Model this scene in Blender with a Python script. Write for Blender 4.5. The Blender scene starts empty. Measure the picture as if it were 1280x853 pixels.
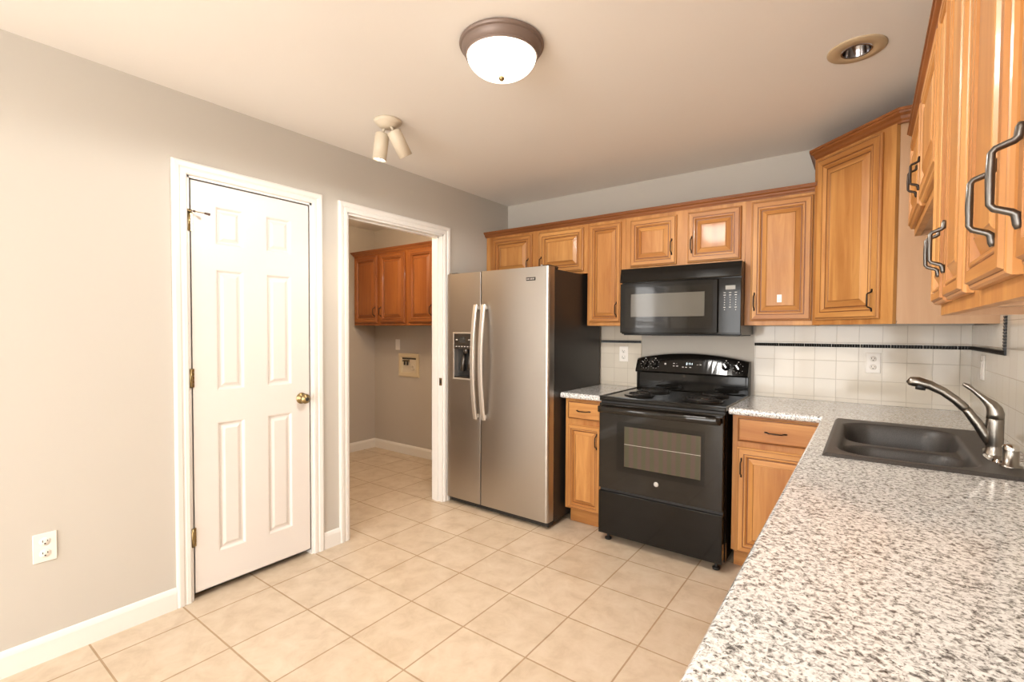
import bpy, bmesh, math, random
from math import sin, cos, pi, radians
from mathutils import Vector, Matrix
random.seed(7)
S = bpy.context.scene
COL = S.collection

# ------------------------------------------------------------ camera, world, light, exposure
cam_d = bpy.data.cameras.new('camera'); cam = bpy.data.objects.new('camera', cam_d); COL.objects.link(cam)
YAW, PIT, ROL = 0.6296759, -0.0261993, 0.0047005
F = Vector((-sin(YAW)*cos(PIT), cos(YAW)*cos(PIT), sin(PIT)))
R0 = Vector((cos(YAW), sin(YAW), 0)); U0 = R0.cross(F)
Rv = R0*cos(ROL) + U0*sin(ROL); Uv = -R0*sin(ROL) + U0*cos(ROL)
M = Matrix((Rv, Uv, -F)).transposed().to_4x4(); M.translation = Vector((2.62485, -3.43424, 1.32177))
cam.matrix_world = M
cam_d.sensor_width = 36; cam_d.lens = 599.721/1280*36
cam_d.shift_x = -8.012/1280; cam_d.shift_y = 3.101/1280
cam_d.clip_start = 0.02
S.camera = cam
S.view_settings.view_transform = 'Standard'; S.view_settings.look = 'None'
S.view_settings.gamma = 1; S.view_settings.use_curve_mapping = False
S.view_settings.exposure = 0.22
w = bpy.data.worlds.new('world'); S.world = w; w.use_nodes = True
w.node_tree.nodes['Background'].inputs[0].default_value = (0.85, 0.93, 1.0, 1)
w.node_tree.nodes['Background'].inputs[1].default_value = 1.2

def light(name, typ, loc, energy, color, rot=(0, 0, 0), size=None, size_y=None, **k):
    d = bpy.data.lights.new(name, typ); d.energy = energy; d.color = color
    if typ == 'AREA':
        d.shape = 'RECTANGLE'; d.size = size; d.size_y = size_y or size
    for a, b in k.items(): setattr(d, a, b)
    o = bpy.data.objects.new(name, d); o.location = loc; o.rotation_euler = rot; COL.objects.link(o); return o
DAY = (1.0, 0.98, 0.95)
WARM = (1.0, 0.80, 0.58)
# daylight through the side window, and through an unseen patio door added for light
light('added_rear_daylight', 'AREA', (1.75, -6.33, 1.12), 135, DAY, (radians(90), 0, 0), 2.5, 2.0)
light('daylight_side', 'AREA', (-0.30, -4.5, 1.45), 60, DAY, (radians(90), 0, radians(-90)), 1.5, 1.2)

# added uplight in an unseen bowl: fills the kitchen by way of the ceiling
light('added_uplight', 'AREA', (2.0, -5.2, 1.93), 72, (1.0, 0.98, 0.95), (radians(180), 0, 0), 0.3, 0.3)

# ------------------------------------------------------------ materials
def mat(name, col, rough=0.5, metal=0.0, coat=0.0, spec=0.5, emis=None, estr=0.0):
    m = bpy.data.materials.new(name); m.use_nodes = True
    b = m.node_tree.nodes['Principled BSDF']
    b.inputs['Base Color'].default_value = (*col, 1); b.inputs['Roughness'].default_value = rough
    b.inputs['Metallic'].default_value = metal; b.inputs['Coat Weight'].default_value = coat
    b.inputs['Coat Roughness'].default_value = 0.08
    b.inputs['Specular IOR Level'].default_value = spec
    if emis: b.inputs['Emission Color'].default_value = (*emis, 1); b.inputs['Emission Strength'].default_value = estr
    return m
def nd(m, t, **k):
    n = m.node_tree.nodes.new(t)
    for a, b in k.items():
        if a in n.inputs: n.inputs[a].default_value = b
        else: setattr(n, a, b)
    return n
def lk(m, a, b): m.node_tree.links.new(a, b)
def bsdf(m): return m.node_tree.nodes['Principled BSDF']
def coords(m, scale=(1, 1, 1), loc=(0, 0, 0), rnd=False):
    tc = nd(m, 'ShaderNodeTexCoord'); mp = nd(m, 'ShaderNodeMapping')
    mp.inputs['Scale'].default_value = scale; mp.inputs['Location'].default_value = loc
    if rnd:
        oi = nd(m, 'ShaderNodeObjectInfo'); mu = nd(m, 'ShaderNodeVectorMath', operation='ADD')
        ml = nd(m, 'ShaderNodeMath', operation='MULTIPLY'); ml.inputs[1].default_value = 37
        lk(m, oi.outputs['Random'], ml.inputs[0])
        lk(m, tc.outputs['Object'], mu.inputs[0]); lk(m, ml.outputs[0], mu.inputs[1]); lk(m, mu.outputs[0], mp.inputs['Vector'])
    else: lk(m, tc.outputs['Object'], mp.inputs['Vector'])
    return mp.outputs[0]
def ramp(m, fac, stops):
    r = nd(m, 'ShaderNodeValToRGB'); e = r.color_ramp.elements
    while len(e) < len(stops): e.new(0.5)
    for i, (p, c) in enumerate(stops): e[i].position = p; e[i].color = (*c, 1)
    lk(m, fac, r.inputs[0]); return r.outputs[0]
def bump(m, h, strength, dist=0.001):
    b = nd(m, 'ShaderNodeBump'); b.inputs['Strength'].default_value = strength; b.inputs['Distance'].default_value = dist
    lk(m, h, b.inputs['Height']); lk(m, b.outputs[0], bsdf(m).inputs['Normal'])

def paint(name, col, rough=0.6):
    m = mat(name, col, rough, spec=0.3); v = coords(m)
    n = nd(m, 'ShaderNodeTexNoise', Scale=260.0, Detail=3.0); lk(m, v, n.inputs['Vector']); bump(m, n.outputs[0], 0.12, 0.0008)
    n2 = nd(m, 'ShaderNodeTexNoise', Scale=1.3, Detail=3.0); lk(m, v, n2.inputs['Vector'])
    c = ramp(m, n2.outputs[0], [(0.3, tuple(x*0.985 for x in col)), (0.7, tuple(x*1.01 for x in col))])
    lk(m, c, bsdf(m).inputs['Base Color']); return m
M_WALL = paint('greige_wall_paint', (0.54, 0.507, 0.455))
M_CEIL = paint('ceiling_white_paint', (0.84, 0.80, 0.755))
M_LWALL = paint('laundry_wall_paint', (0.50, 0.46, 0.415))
M_TRIM = mat('white_trim_paint', (0.80, 0.775, 0.74), 0.35)
M_DOOR = mat('door_white_paint', (0.76, 0.72, 0.685), 0.4)
M_WHITE = mat('white_plastic', (0.82, 0.78, 0.73), 0.35)
M_SLOT = mat('dark_slot', (0.03, 0.028, 0.025), 0.6)

def wood(name, axis, light_c, dark_c, rough=0.43, coat=0.08):
    m = mat(name, light_c, rough, coat=coat, spec=0.35)
    sc = {'z': (14, 14, 1.1), 'x': (1.1, 14, 14), 'y': (14, 1.1, 14)}[axis]
    v = coords(m, sc, rnd=True)
    n = nd(m, 'ShaderNodeTexNoise', Scale=1.6, Detail=6.0, Roughness=0.62, Distortion=0.6); lk(m, v, n.inputs['Vector'])
    sc2 = tuple(s*0.28 for s in sc)
    v2 = coords(m, sc2, rnd=True)
    n2 = nd(m, 'ShaderNodeTexNoise', Scale=1.0, Detail=2.0, Distortion=1.2); lk(m, v2, n2.inputs['Vector'])
    mx = nd(m, 'ShaderNodeMath', operation='MULTIPLY_ADD'); mx.inputs[1].default_value = 0.5
    hf = nd(m, 'ShaderNodeMath', operation='MULTIPLY'); hf.inputs[1].default_value = 0.5
    lk(m, n.outputs[0], hf.inputs[0]); lk(m, n2.outputs[0], mx.inputs[0]); lk(m, hf.outputs[0], mx.inputs[2])
    mid = tuple((a+b)/2 for a, b in zip(light_c, dark_c))
    c = ramp(m, mx.outputs[0], [(0.34, dark_c), (0.5, mid), (0.62, light_c)])
    lk(m, c, bsdf(m).inputs['Base Color']); return m
LC, DC = (0.55, 0.27, 0.082), (0.32, 0.115, 0.026)
M_WV = wood('maple_vertical', 'z', LC, DC); M_WH = wood('maple_horizontal', 'x', LC, DC)
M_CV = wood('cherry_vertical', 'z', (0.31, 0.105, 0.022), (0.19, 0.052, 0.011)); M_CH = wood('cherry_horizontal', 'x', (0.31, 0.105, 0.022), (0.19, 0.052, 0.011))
M_GLAZE_SHADE = mat('glaze_and_bevel_shade', (0.15, 0.05, 0.013), 0.45)  # groove glaze, darkened further to stand in for shading on the bevels
M_CROWN = wood('cherry_crown', 'x', (0.27, 0.092, 0.024), (0.15, 0.045, 0.012))
M_CROWNY = wood('cherry_crown_side', 'y', (0.27, 0.092, 0.024), (0.15, 0.045, 0.012))
M_VENEER = wood('pale_veneer', 'z', (0.52, 0.32, 0.185), (0.44, 0.255, 0.14), 0.5, 0.0)
M_BRONZE = mat('dark_bronze', (0.035, 0.024, 0.018), 0.35, metal=0.7)
M_PEWTER = mat('brushed_pewter', (0.12, 0.11, 0.10), 0.3, metal=0.9)
M_BRASS = mat('antique_brass', (0.32, 0.24, 0.12), 0.28, metal=1.0)
M_RUBBER = mat('brown_rubber', (0.09, 0.05, 0.035), 0.6)

# floor tile
M_FLOOR = mat('beige_floor_tile', (0.6, 0.45, 0.3), 0.35)
T = 0.34
v = coords(M_FLOOR, (1, 1, 1), (-1.1892 + 40*T, 2.2122 + 40*T, 0))
br = nd(M_FLOOR, 'ShaderNodeTexBrick', offset=0.0, squash=1.0)
for k_, v_ in (('Scale', 1.0), ('Mortar Size', 0.0042), ('Mortar Smooth', 0.3), ('Brick Width', T), ('Row Height', T), ('Bias', 0.0)): br.inputs[k_].default_value = v_
br.inputs['Color1'].default_value = (1, 1, 1, 1); br.inputs['Color2'].default_value = (0.93, 0.92, 0.90, 1); br.inputs['Mortar'].default_value = (0.65, 0.56, 0.46, 1)
lk(M_FLOOR, v, br.inputs['Vector'])
n = nd(M_FLOOR, 'ShaderNodeTexNoise', Scale=9.0, Detail=8.0, Roughness=0.65, Distortion=0.4); lk(M_FLOOR, coords(M_FLOOR), n.inputs['Vector'])
cr = ramp(M_FLOOR, n.outputs[0], [(0.33, (0.53, 0.42, 0.30)), (0.5, (0.61, 0.50, 0.375)), (0.68, (0.66, 0.56, 0.44))])
mm = nd(M_FLOOR, 'ShaderNodeMix', data_type='RGBA', blend_type='MULTIPLY'); mm.inputs[0].default_value = 1
lk(M_FLOOR, cr, mm.inputs[6]); lk(M_FLOOR, br.outputs['Color'], mm.inputs[7]); lk(M_FLOOR, mm.outputs[2], bsdf(M_FLOOR).inputs['Base Color'])
inv = nd(M_FLOOR, 'ShaderNodeMath', operation='SUBTRACT'); inv.inputs[0].default_value = 1; lk(M_FLOOR, br.outputs['Fac'], inv.inputs[1])
bump(M_FLOOR, inv.outputs[0], 0.7, 0.002)
rr = nd(M_FLOOR, 'ShaderNodeMath', operation='MULTIPLY_ADD'); rr.inputs[1].default_value = 0.4; rr.inputs[2].default_value = 0.36; lk(M_FLOOR, br.outputs['Fac'], rr.inputs[0]); lk(M_FLOOR, rr.outputs[0], bsdf(M_FLOOR).inputs['Roughness'])

# wall tile: (u offset, z offset); uses object coords u along given axis
def wall_tile(name, axis, u0, z0, step=0.1095, zs=0.11):
    m = mat(name, (0.72, 0.66, 0.56), 0.10, spec=0.35)
    tc = nd(m, 'ShaderNodeTexCoord'); sp = nd(m, 'ShaderNodeSeparateXYZ'); lk(m, tc.outputs['Object'], sp.inputs[0])
    cb = nd(m, 'ShaderNodeCombineXYZ')
    a = nd(m, 'ShaderNodeMath', operation='ADD'); a.inputs[1].default_value = -u0 + 40*step
    b = nd(m, 'ShaderNodeMath', operation='ADD'); b.inputs[1].default_value = -z0 + 20*zs
    lk(m, sp.outputs[axis], a.inputs[0]); lk(m, sp.outputs[2], b.inputs[0]); lk(m, a.outputs[0], cb.inputs[0]); lk(m, b.outputs[0], cb.inputs[1])
    t = nd(m, 'ShaderNodeTexBrick', offset=0.0, squash=1.0)
    for k_, v_ in (('Scale', 1.0), ('Mortar Size', 0.0016), ('Mortar Smooth', 0.4), ('Brick Width', step), ('Row Height', zs), ('Bias', 0.0)): t.inputs[k_].default_value = v_
    t.inputs['Color1'].default_value = (0.64, 0.58, 0.49, 1); t.inputs['Color2'].default_value = (0.615, 0.555, 0.465, 1); t.inputs['Mortar'].default_value = (0.48, 0.42, 0.34, 1)
    lk(m, cb.outputs[0], t.inputs['Vector']); lk(m, t.outputs['Color'], bsdf(m).inputs['Base Color'])
    i = nd(m, 'ShaderNodeMath', operation='SUBTRACT'); i.inputs[0].default_value = 1; lk(m, t.outputs['Fac'], i.inputs[1])
    bump(m, i.outputs[0], 0.6, 0.0012); return m
M_TB = wall_tile('cream_wall_tile', 'X', 3.072 - 40*0.1095, 1.235 - 20*0.11)
M_TR = wall_tile('cream_wall_tile_side', 'Y', -40*0.1095, 1.235 - 20*0.11)
M_LINER = mat('black_glazed_liner', (0.010, 0.009, 0.008), 0.3, spec=0.3)

# granite
M_GRAN = mat('speckled_granite', (0.6, 0.57, 0.52), 0.10, coat=0.3)
v = coords(M_GRAN)
def gn(scale, detail, stops, dist=0.5):
    n = nd(M_GRAN, 'ShaderNodeTexNoise', Scale=scale, Detail=detail, Roughness=0.6, Distortion=dist); lk(M_GRAN, v, n.inputs['Vector'])
    return ramp(M_GRAN, n.outputs[0], stops)
g1 = gn(115.0, 4.0, [(0.34, (0.12, 0.115, 0.11)), (0.43, (0.40, 0.39, 0.375)), (0.50, (0.70, 0.70, 0.685)), (0.60, (0.88, 0.88, 0.87))])
g2 = gn(210.0, 2.0, [(0.33, (0.2, 0.18, 0.16)), (0.39, (1, 1, 1))])
mm = nd(M_GRAN, 'ShaderNodeMix', data_type='RGBA', blend_type='MULTIPLY'); mm.inputs[0].default_value = 0.9
lk(M_GRAN, g1, mm.inputs[6]); lk(M_GRAN, g2, mm.inputs[7]); lk(M_GRAN, mm.outputs[2], bsdf(M_GRAN).inputs['Base Color'])

def brushed(name, col, rough, sc=(3, 3, 260)):
    m = mat(name, col, rough, metal=1.0); v = coords(m, sc)
    n = nd(m, 'ShaderNodeTexNoise', Scale=1.0, Detail=2.0); lk(m, v, n.inputs['Vector'])
    a = nd(m, 'ShaderNodeMath', operation='MULTIPLY_ADD'); a.inputs[1].default_value = 0.05; a.inputs[2].default_value = rough-0.025
    lk(m, n.outputs[0], a.inputs[0]); lk(m, a.outputs[0], bsdf(m).inputs['Roughness']); return m
M_STEEL = brushed('brushed_stainless', (0.46, 0.43, 0.395), 0.34)
M_STEELH = brushed('satin_handle_steel', (0.74, 0.71, 0.67), 0.45)
M_NICKEL = mat('brushed_nickel', (0.30, 0.275, 0.245), 0.28, metal=1.0)
M_CHROME = mat('chrome', (0.60, 0.585, 0.56), 0.10, metal=1.0)
M_CHROMED = mat('dark_chrome', (0.25, 0.24, 0.25), 0.12, metal=1.0)
M_FSIDE = mat('fridge_side_black', (0.020, 0.017, 0.015), 0.42)
M_BLK = mat('black_enamel', (0.007, 0.006, 0.005), 0.10, spec=0.3)
M_BLKM = mat('black_matte', (0.012, 0.011, 0.010), 0.5)
M_BLKG = mat('black_glass', (0.012, 0.010, 0.008), 0.05, spec=0.4)
M_MARK = mat('silver_marking', (0.55, 0.53, 0.50), 0.4)
M_LCD = mat('grey_display', (0.26, 0.25, 0.22), 0.3)
M_CLOCK = mat('clock_digits', (0.6, 0.7, 0.7), 0.4, emis=(0.7, 0.9, 1.0), estr=1.2)
M_COIL = mat('burner_coil', (0.035, 0.032, 0.03), 0.45, metal=0.4)
M_BOWL = mat('drip_bowl', (0.02, 0.019, 0.018), 0.15, metal=0.2)
M_MWWIN = mat('microwave_window', (0.115, 0.105, 0.088), 0.08)
M_SINK = mat('charcoal_composite', (0.050, 0.045, 0.042), 0.42)
n = nd(M_SINK, 'ShaderNodeTexNoise', Scale=500.0, Detail=1.0); lk(M_SINK, coords(M_SINK), n.inputs['Vector'])
lk(M_SINK, ramp(M_SINK, n.outputs[0], [(0.35, (0.038, 0.034, 0.032)), (0.7, (0.075, 0.068, 0.063))]), bsdf(M_SINK).inputs['Base Color'])
M_OVWIN = mat('oven_window', (0.09, 0.08, 0.06), 0.08)
wv = nd(M_OVWIN, 'ShaderNodeTexWave', Scale=6.0, Distortion=1.5); wv.bands_direction = 'X'; lk(M_OVWIN, coords(M_OVWIN, (1, 1, 0.25)), wv.inputs['Vector'])
lk(M_OVWIN, ramp(M_OVWIN, wv.outputs[1], [(0.2, (0.072, 0.050, 0.040)), (0.8, (0.056, 0.054, 0.032))]), bsdf(M_OVWIN).inputs['Base Color'])
M_LRING = mat('bronze_lamp_ring', (0.20, 0.145, 0.12), 0.45, metal=0.2)
M_LGLASS = mat('lit_frosted_glass', (0.9, 0.85, 0.75), 0.3, emis=(1.0, 0.93, 0.80), estr=3.5)
M_CREAM = mat('cream_enamel', (0.66, 0.58, 0.46), 0.4)
M_BULB = mat('lit_bulb', (0.9, 0.9, 0.9), 0.3, emis=(1.0, 0.92, 0.80), estr=12.0)
M_BULBOFF = mat('unlit_bulb', (0.35, 0.30, 0.24), 0.3)
M_TAN = mat('tan_trim_ring', (0.50, 0.38, 0.24), 0.45)
M_BOX = mat('aged_cream_plastic', (0.62, 0.53, 0.37), 0.45)
M_BLIND = mat('white_blind', (0.75, 0.72, 0.68), 0.5)
M_SEAM = mat('counter_seam', (0.20, 0.17, 0.14), 0.5)
M_GLASS = bpy.data.materials.new('clear_pane'); M_GLASS.use_nodes = True
_t = M_GLASS.node_tree; _t.nodes.clear()
_o = _t.nodes.new('ShaderNodeOutputMaterial'); _g = _t.nodes.new('ShaderNodeBsdfGlossy'); _g.inputs['Roughness'].default_value = 0.02
_tr = _t.nodes.new('ShaderNodeBsdfTransparent'); _mx = _t.nodes.new('ShaderNodeMixShader'); _mx.inputs[0].default_value = 0.06
_t.links.new(_tr.outputs[0], _mx.inputs[1]); _t.links.new(_g.outputs[0], _mx.inputs[2]); _t.links.new(_mx.outputs[0], _o.inputs[0])

# ------------------------------------------------------------ geometry helpers
class G:
    """collects shapes in one bmesh; local coordinates of the future object's parent"""
    def __init__(s): s.bm = bmesh.new(); s.mats = []
    def mi(s, m):
        if m not in s.mats: s.mats.append(m)
        return s.mats.index(m)
    def box(s, x0, x1, y0, y1, z0, z1, m, bev=0.0, seg=1):
        b = bmesh.new(); bmesh.ops.create_cube(b, size=1)
        for v in b.verts: v.co = Vector(((x0+x1)/2 + v.co.x*(x1-x0), (y0+y1)/2 + v.co.y*(y1-y0), (z0+z1)/2 + v.co.z*(z1-z0)))
        if bev: bmesh.ops.bevel(b, geom=b.edges[:], offset=bev, segments=seg, profile=0.5, affect='EDGES')
        s.add(b, m); return s
    def add(s, b, m, mtx=None, smooth=False):
        i = s.mi(m)
        if mtx is not None: b.transform(mtx)
        mp = {v: s.bm.verts.new(v.co) for v in b.verts}
        for f in b.faces:
            try: nf = s.bm.faces.new([mp[v] for v in f.verts])
            except ValueError: continue
            nf.material_index = i; nf.smooth = smooth
        b.free(); return s
    def face(s, vs, m, smooth=False):
        try: f = s.bm.faces.new(vs)
        except ValueError: return
        f.material_index = s.mi(m); f.smooth = smooth
    def tube(s, pts, r, m, n=10, caps=True, flat=None):
        """pts list of Vector, r number or list; flat = (axis vector, factor) squashes the section"""
        pts = [Vector(p) for p in pts]; N = len(pts); rs = r if isinstance(r, (list, tuple)) else [r]*N
        rings = []; up = None
        for i, p in enumerate(pts):
            t = (pts[min(i+1, N-1)] - pts[max(i-1, 0)]).normalized()
            if up is None: up = t.orthogonal().normalized()
            up = (up - t*up.dot(t)).normalized(); sd = t.cross(up)
            ring = []
            for k in range(n):
                a = 2*pi*k/n; d = up*cos(a)*rs[i] + sd*sin(a)*rs[i]
                if flat: ax = Vector(flat[0]).normalized(); d = d - ax*d.dot(ax)*(1-flat[1])
                ring.append(s.bm.verts.new(p + d))
            rings.append(ring)
        for a, b in zip(rings, rings[1:]):
            for k in range(n): s.face([a[k], a[(k+1) % n], b[(k+1) % n], b[k]], m, True)
        if caps: s.face(rings[0][::-1], m); s.face(rings[-1], m)
        return s
    def lathe(s, prof, m, mtx=None, n=40, smooth=True, cap0=False, cap1=False):
        """prof [(r,z)] around local z"""
        mtx = mtx or Matrix(); rings = []
        for r, z in prof:
            if r < 1e-6: rings.append([s.bm.verts.new(mtx @ Vector((0, 0, z)))])
            else: rings.append([s.bm.verts.new(mtx @ Vector((r*cos(2*pi*k/n), r*sin(2*pi*k/n), z))) for k in range(n)])
        for a, b in zip(rings, rings[1:]):
            for k in range(n):
                k2 = (k+1) % n
                if len(a) == 1 and len(b) == 1: continue
                if len(a) == 1: s.face([a[0], b[k2], b[k]], m, smooth)
                elif len(b) == 1: s.face([a[k], a[k2], b[0]], m, smooth)
                else: s.face([a[k], a[k2], b[k2], b[k]], m, smooth)
        if cap0 and len(rings[0]) > 1: s.face(rings[0][::-1], m)
        if cap1 and len(rings[-1]) > 1: s.face(rings[-1], m)
        return s
    def sweep(s, path, prof, m, mp, closed=False):
        """mitred sweep: path [(u,v)], prof [(a,b)] a = offset to the right-hand side, b = third axis; mp(u,v,b) -> xyz; m one material or fn(seg index)"""
        P = [Vector(p) for p in path]; N = len(P); rings = []
        for i in range(N):
            def nrm(a, b): d = (b-a).normalized(); return Vector((d.y, -d.x))
            if closed: n0, n1 = nrm(P[i-1], P[i]), nrm(P[i], P[(i+1) % N])
            else:
                n0 = nrm(P[i-1], P[i]) if i else nrm(P[0], P[1]); n1 = nrm(P[i], P[i+1]) if i < N-1 else n0
            mt = (n0+n1); mt = mt/ max(1e-6, (1+n0.dot(n1)))
            rings.append([s.bm.verts.new(mp(*(P[i]+mt*a), b)) for a, b in prof])
        K = len(prof)
        for i in range(N if closed else N-1):
            A, B = rings[i], rings[(i+1) % N]; mm_ = m(i) if callable(m) else m
            for k in range(K): s.face([A[k], B[k], B[(k+1) % K], A[(k+1) % K]], mm_)
        if not closed: mm_ = m(0) if callable(m) else m; s.face(rings[0], mm_); s.face(rings[-1][::-1], mm_)
        return s
    def nested(s, x0, x1, z0, z1, prof, mp, mv, mh=None, glaze=None, gset=(), fill=True):
        """nested rectangles: prof [(inset, depth)]; mp(x, z, depth) -> xyz; left/right faces mv, top/bottom mh; rings whose index in gset use glaze"""
        mh = mh or mv; rings = []
        for a, d in prof:
            rings.append([s.bm.verts.new(mp(x, z, d)) for x, z in ((x0+a, z0+a), (x1-a, z0+a), (x1-a, z1-a), (x0+a, z1-a))])
        for i, (A, B) in enumerate(zip(rings, rings[1:])):
            for k in range(4):
                m = glaze if i in gset else (mh if k in (0, 2) else mv)
                s.face([A[k], A[(k+1) % 4], B[(k+1) % 4], B[k]], m)
        if fill: s.face(rings[-1], mv)
        return rings

def wloc(o):
    v = Vector((0, 0, 0))
    while o: v += o.location; o = o.parent
    return v
def obj(name, g, parent=None, world=False):
    """link; world=True: geometry given in world coordinates (no rotated ancestors)"""
    bmesh.ops.recalc_face_normals(g.bm, faces=g.bm.faces[:])
    if world and parent is not None: g.bm.transform(Matrix.Translation(-wloc(parent)))
    me = bpy.data.meshes.new(name); g.bm.to_mesh(me); g.bm.free()
    for m in g.mats: me.materials.append(m)
    o = bpy.data.objects.new(name, me); COL.objects.link(o)
    if parent: o.parent = parent
    return o
def struct(name, g):
    o = obj(name, g); o['kind'] = 'structure'; return o
def thing(name, label, cat, loc=(0, 0, 0), rz=0.0, group=None):
    o = bpy.data.objects.new(name, None); COL.objects.link(o); o.empty_display_size = 0.1
    o.location = loc; o.rotation_euler = (0, 0, rz); o['label'] = label; o['category'] = cat
    if group: o['group'] = group
    return o
def tag(o, label, cat, group=None):
    o['label'] = label; o['category'] = cat
    if group: o['group'] = group
    return o
def shade(o, ang=35):
    for p in o.data.polygons: p.use_smooth = True
    o.data.set_sharp_from_angle(angle=radians(ang)); return o

# ------------------------------------------------------------ room shell
XR, H = 3.072, 2.434
YR = -6.2
LX = -1.875
g = G(); g.box(-2.0, XR+0.1, YR-0.1, 0.1, -0.1, 0, M_FLOOR); struct('floor', g)
RCX, RCY, RH = 2.567, -1.108, 0.049
g = G(); q_ = 0.09
g.box(-2.0, RCX-q_, YR-0.1, 0.1, H, H+0.08, M_CEIL); g.box(RCX+q_, XR+0.1, YR-0.1, 0.1, H, H+0.08, M_CEIL)
g.box(RCX-q_, RCX+q_, YR-0.1, RCY-q_, H, H+0.08, M_CEIL); g.box(RCX-q_, RCX+q_, RCY+q_, 0.1, H, H+0.08, M_CEIL)
ci, sq = [], []
for k in range(32):
    a = 2*pi*k/32; mx_ = max(abs(cos(a)), abs(sin(a)))
    ci.append(g.bm.verts.new((RCX+RH*cos(a), RCY+RH*sin(a), H))); sq.append(g.bm.verts.new((RCX+q_*cos(a)/mx_, RCY+q_*sin(a)/mx_, H)))
for k in range(32): g.face([ci[k], sq[k], sq[(k+1) % 32], ci[(k+1) % 32]], M_CEIL)
struct('ceiling', g)
g = G(); g.box(-2.0, XR+0.1, 0, 0.1, 0, H, M_WALL); struct('wall_back', g)
g = G(); g.box(XR, XR+0.1, YR, 0, 0, H, M_WALL); struct('wall_right', g)
D1 = (-2.512, -1.878, 2.056); D2 = (-1.645, -0.806, 2.05); W1 = (-5.25, -3.75, 0.85, 2.08)
g = G(); X0, X1 = -0.11, 0
for a, b, c, d in ((YR, W1[0], 0, H), (W1[0], W1[1], 0, W1[2]), (W1[0], W1[1], W1[3], H), (W1[1], D1[0], 0, H), (D1[0], D1[1], D1[2], H), (D1[1], D2[0], 0, H), (D2[0], D2[1], D2[2], H), (D2[1], 0, 0, H)):
    g.box(X0, X1, a, b, c, d, M_WALL)
struct('wall_left', g)
g = G()
for a, b, c, d in ((-0.11, 0.5, 0, H), (0.5, 3.0, 2.1, H), (3.0, XR, 0, H)): g.box(a, b, YR-0.1, YR, c, d, M_WALL)
struct('wall_rear', g)
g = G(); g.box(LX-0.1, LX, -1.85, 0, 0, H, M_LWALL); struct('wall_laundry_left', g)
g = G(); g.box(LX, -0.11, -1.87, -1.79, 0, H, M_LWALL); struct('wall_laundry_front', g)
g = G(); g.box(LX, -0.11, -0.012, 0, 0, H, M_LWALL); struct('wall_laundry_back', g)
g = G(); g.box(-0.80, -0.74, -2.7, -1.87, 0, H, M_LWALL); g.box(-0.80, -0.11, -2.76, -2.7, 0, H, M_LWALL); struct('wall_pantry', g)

BP = [(0, 0), (0.013, 0), (0.013, 0.078), (0.010, 0.088), (0.006, 0.096), (0, 0.1)]
def baseboard(name, path): g = G(); g.sweep(path, BP, M_TRIM, lambda u, v, b: Vector((u, v, b))); return struct(name, g)
CW = 0.062
baseboard('baseboard_left', [(0, YR), (0, D1[0]-CW-0.001)])
baseboard('baseboard_left_middle', [(0, D1[1]+CW+0.001), (0, D2[0]-CW-0.001)])
baseboard('baseboard_laundry', [(LX, -1.79), (LX, -0.012), (-0.111, -0.012)])
CP = [(0, 0), (0, -0.011), (-0.006, -0.014), (-0.020, -0.014), (-0.024, -0.011), (-0.028, -0.011), (-0.034, -0.016), (-0.052, -0.018), (-0.060, -0.015), (-0.062, -0.010), (-0.062, 0)]
def casing(name, y0, y1, zt):
    g = G(); g.sweep([(y0, 0.001), (y0, zt), (y1, zt), (y1, 0.001)], [(a, -b) for a, b in CP], M_TRIM, lambda u, v, b: Vector((b, u, v)))
    # jamb lining the opening
    for a, b in ((y0-0.0005, y0+0.012), (y1-0.012, y1+0.0005)): g.box(-0.112, 0.0005, a, b, 0, zt, M_TRIM)
    g.box(-0.112, 0.0005, y0, y1, zt-0.012, zt+0.0005, M_TRIM)
    return g
struct('trim_1', casing('c', D1[0], D1[1], D1[2]))
g = casing('c', D2[0], D2[1], D2[2])
for a, b in ((D2[0]+0.012, D2[0]+0.022), (D2[1]-0.022, D2[1]-0.012)): g.box(-0.075, -0.04, a, b, 0, D2[2]-0.012, M_TRIM)
g.box(-0.075, -0.04, D2[0]+0.012, D2[1]-0.012, D2[2]-0.022, D2[2]-0.012, M_TRIM)
t2 = struct('trim_2', g)
g = G(); g.box(-0.032, -0.004, D2[1]-0.0135, D2[1]-0.0115, 0.90, 0.958, M_BRASS, 0.0005); g.box(-0.024, -0.012, D2[1]-0.0145, D2[1]-0.013, 0.915, 0.943, M_SLOT); obj('strike_plate', g, t2)

# door_1: closed six-panel slab
door = bpy.data.objects.new('door_1', None); COL.objects.link(door); door['kind'] = 'structure'; door.location = (0, -2.5, 0)
y0, y1, z0, z1 = -2.497, -1.893, 0.032, 2.041
g = G(); fr = -0.002
mp = lambda y, z, d: Vector((fr+d, y, z))
ys = [y0, -2.388, -2.254, -2.139, -2.000, y1]; zs = [z0, 0.20, 0.857, 1.015, 1.622, 1.742, 1.934, z1]
vg = {}
def vv(i, j):
    if (i, j) not in vg: vg[i, j] = g.bm.verts.new(mp(ys[i], zs[j], 0))
    return vg[i, j]
for i in range(5):
    for j in range(7):
        if i in (1, 3) and j in (1, 3, 5):
            g.nested(ys[i], ys[i+1], zs[j], zs[j+1], [(0, 0), (0.005, -0.001), (0.013, -0.0105), (0.017, -0.0115), (0.021, -0.0115), (0.036, -0.003), (0.039, -0.0025)], mp, M_DOOR)
        else: g.face([vv(i, j), vv(i+1, j), vv(i+1, j+1), vv(i, j+1)], M_DOOR)
g.box(-0.037, -0.013, y0, y1, z0, z1, M_DOOR)
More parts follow.
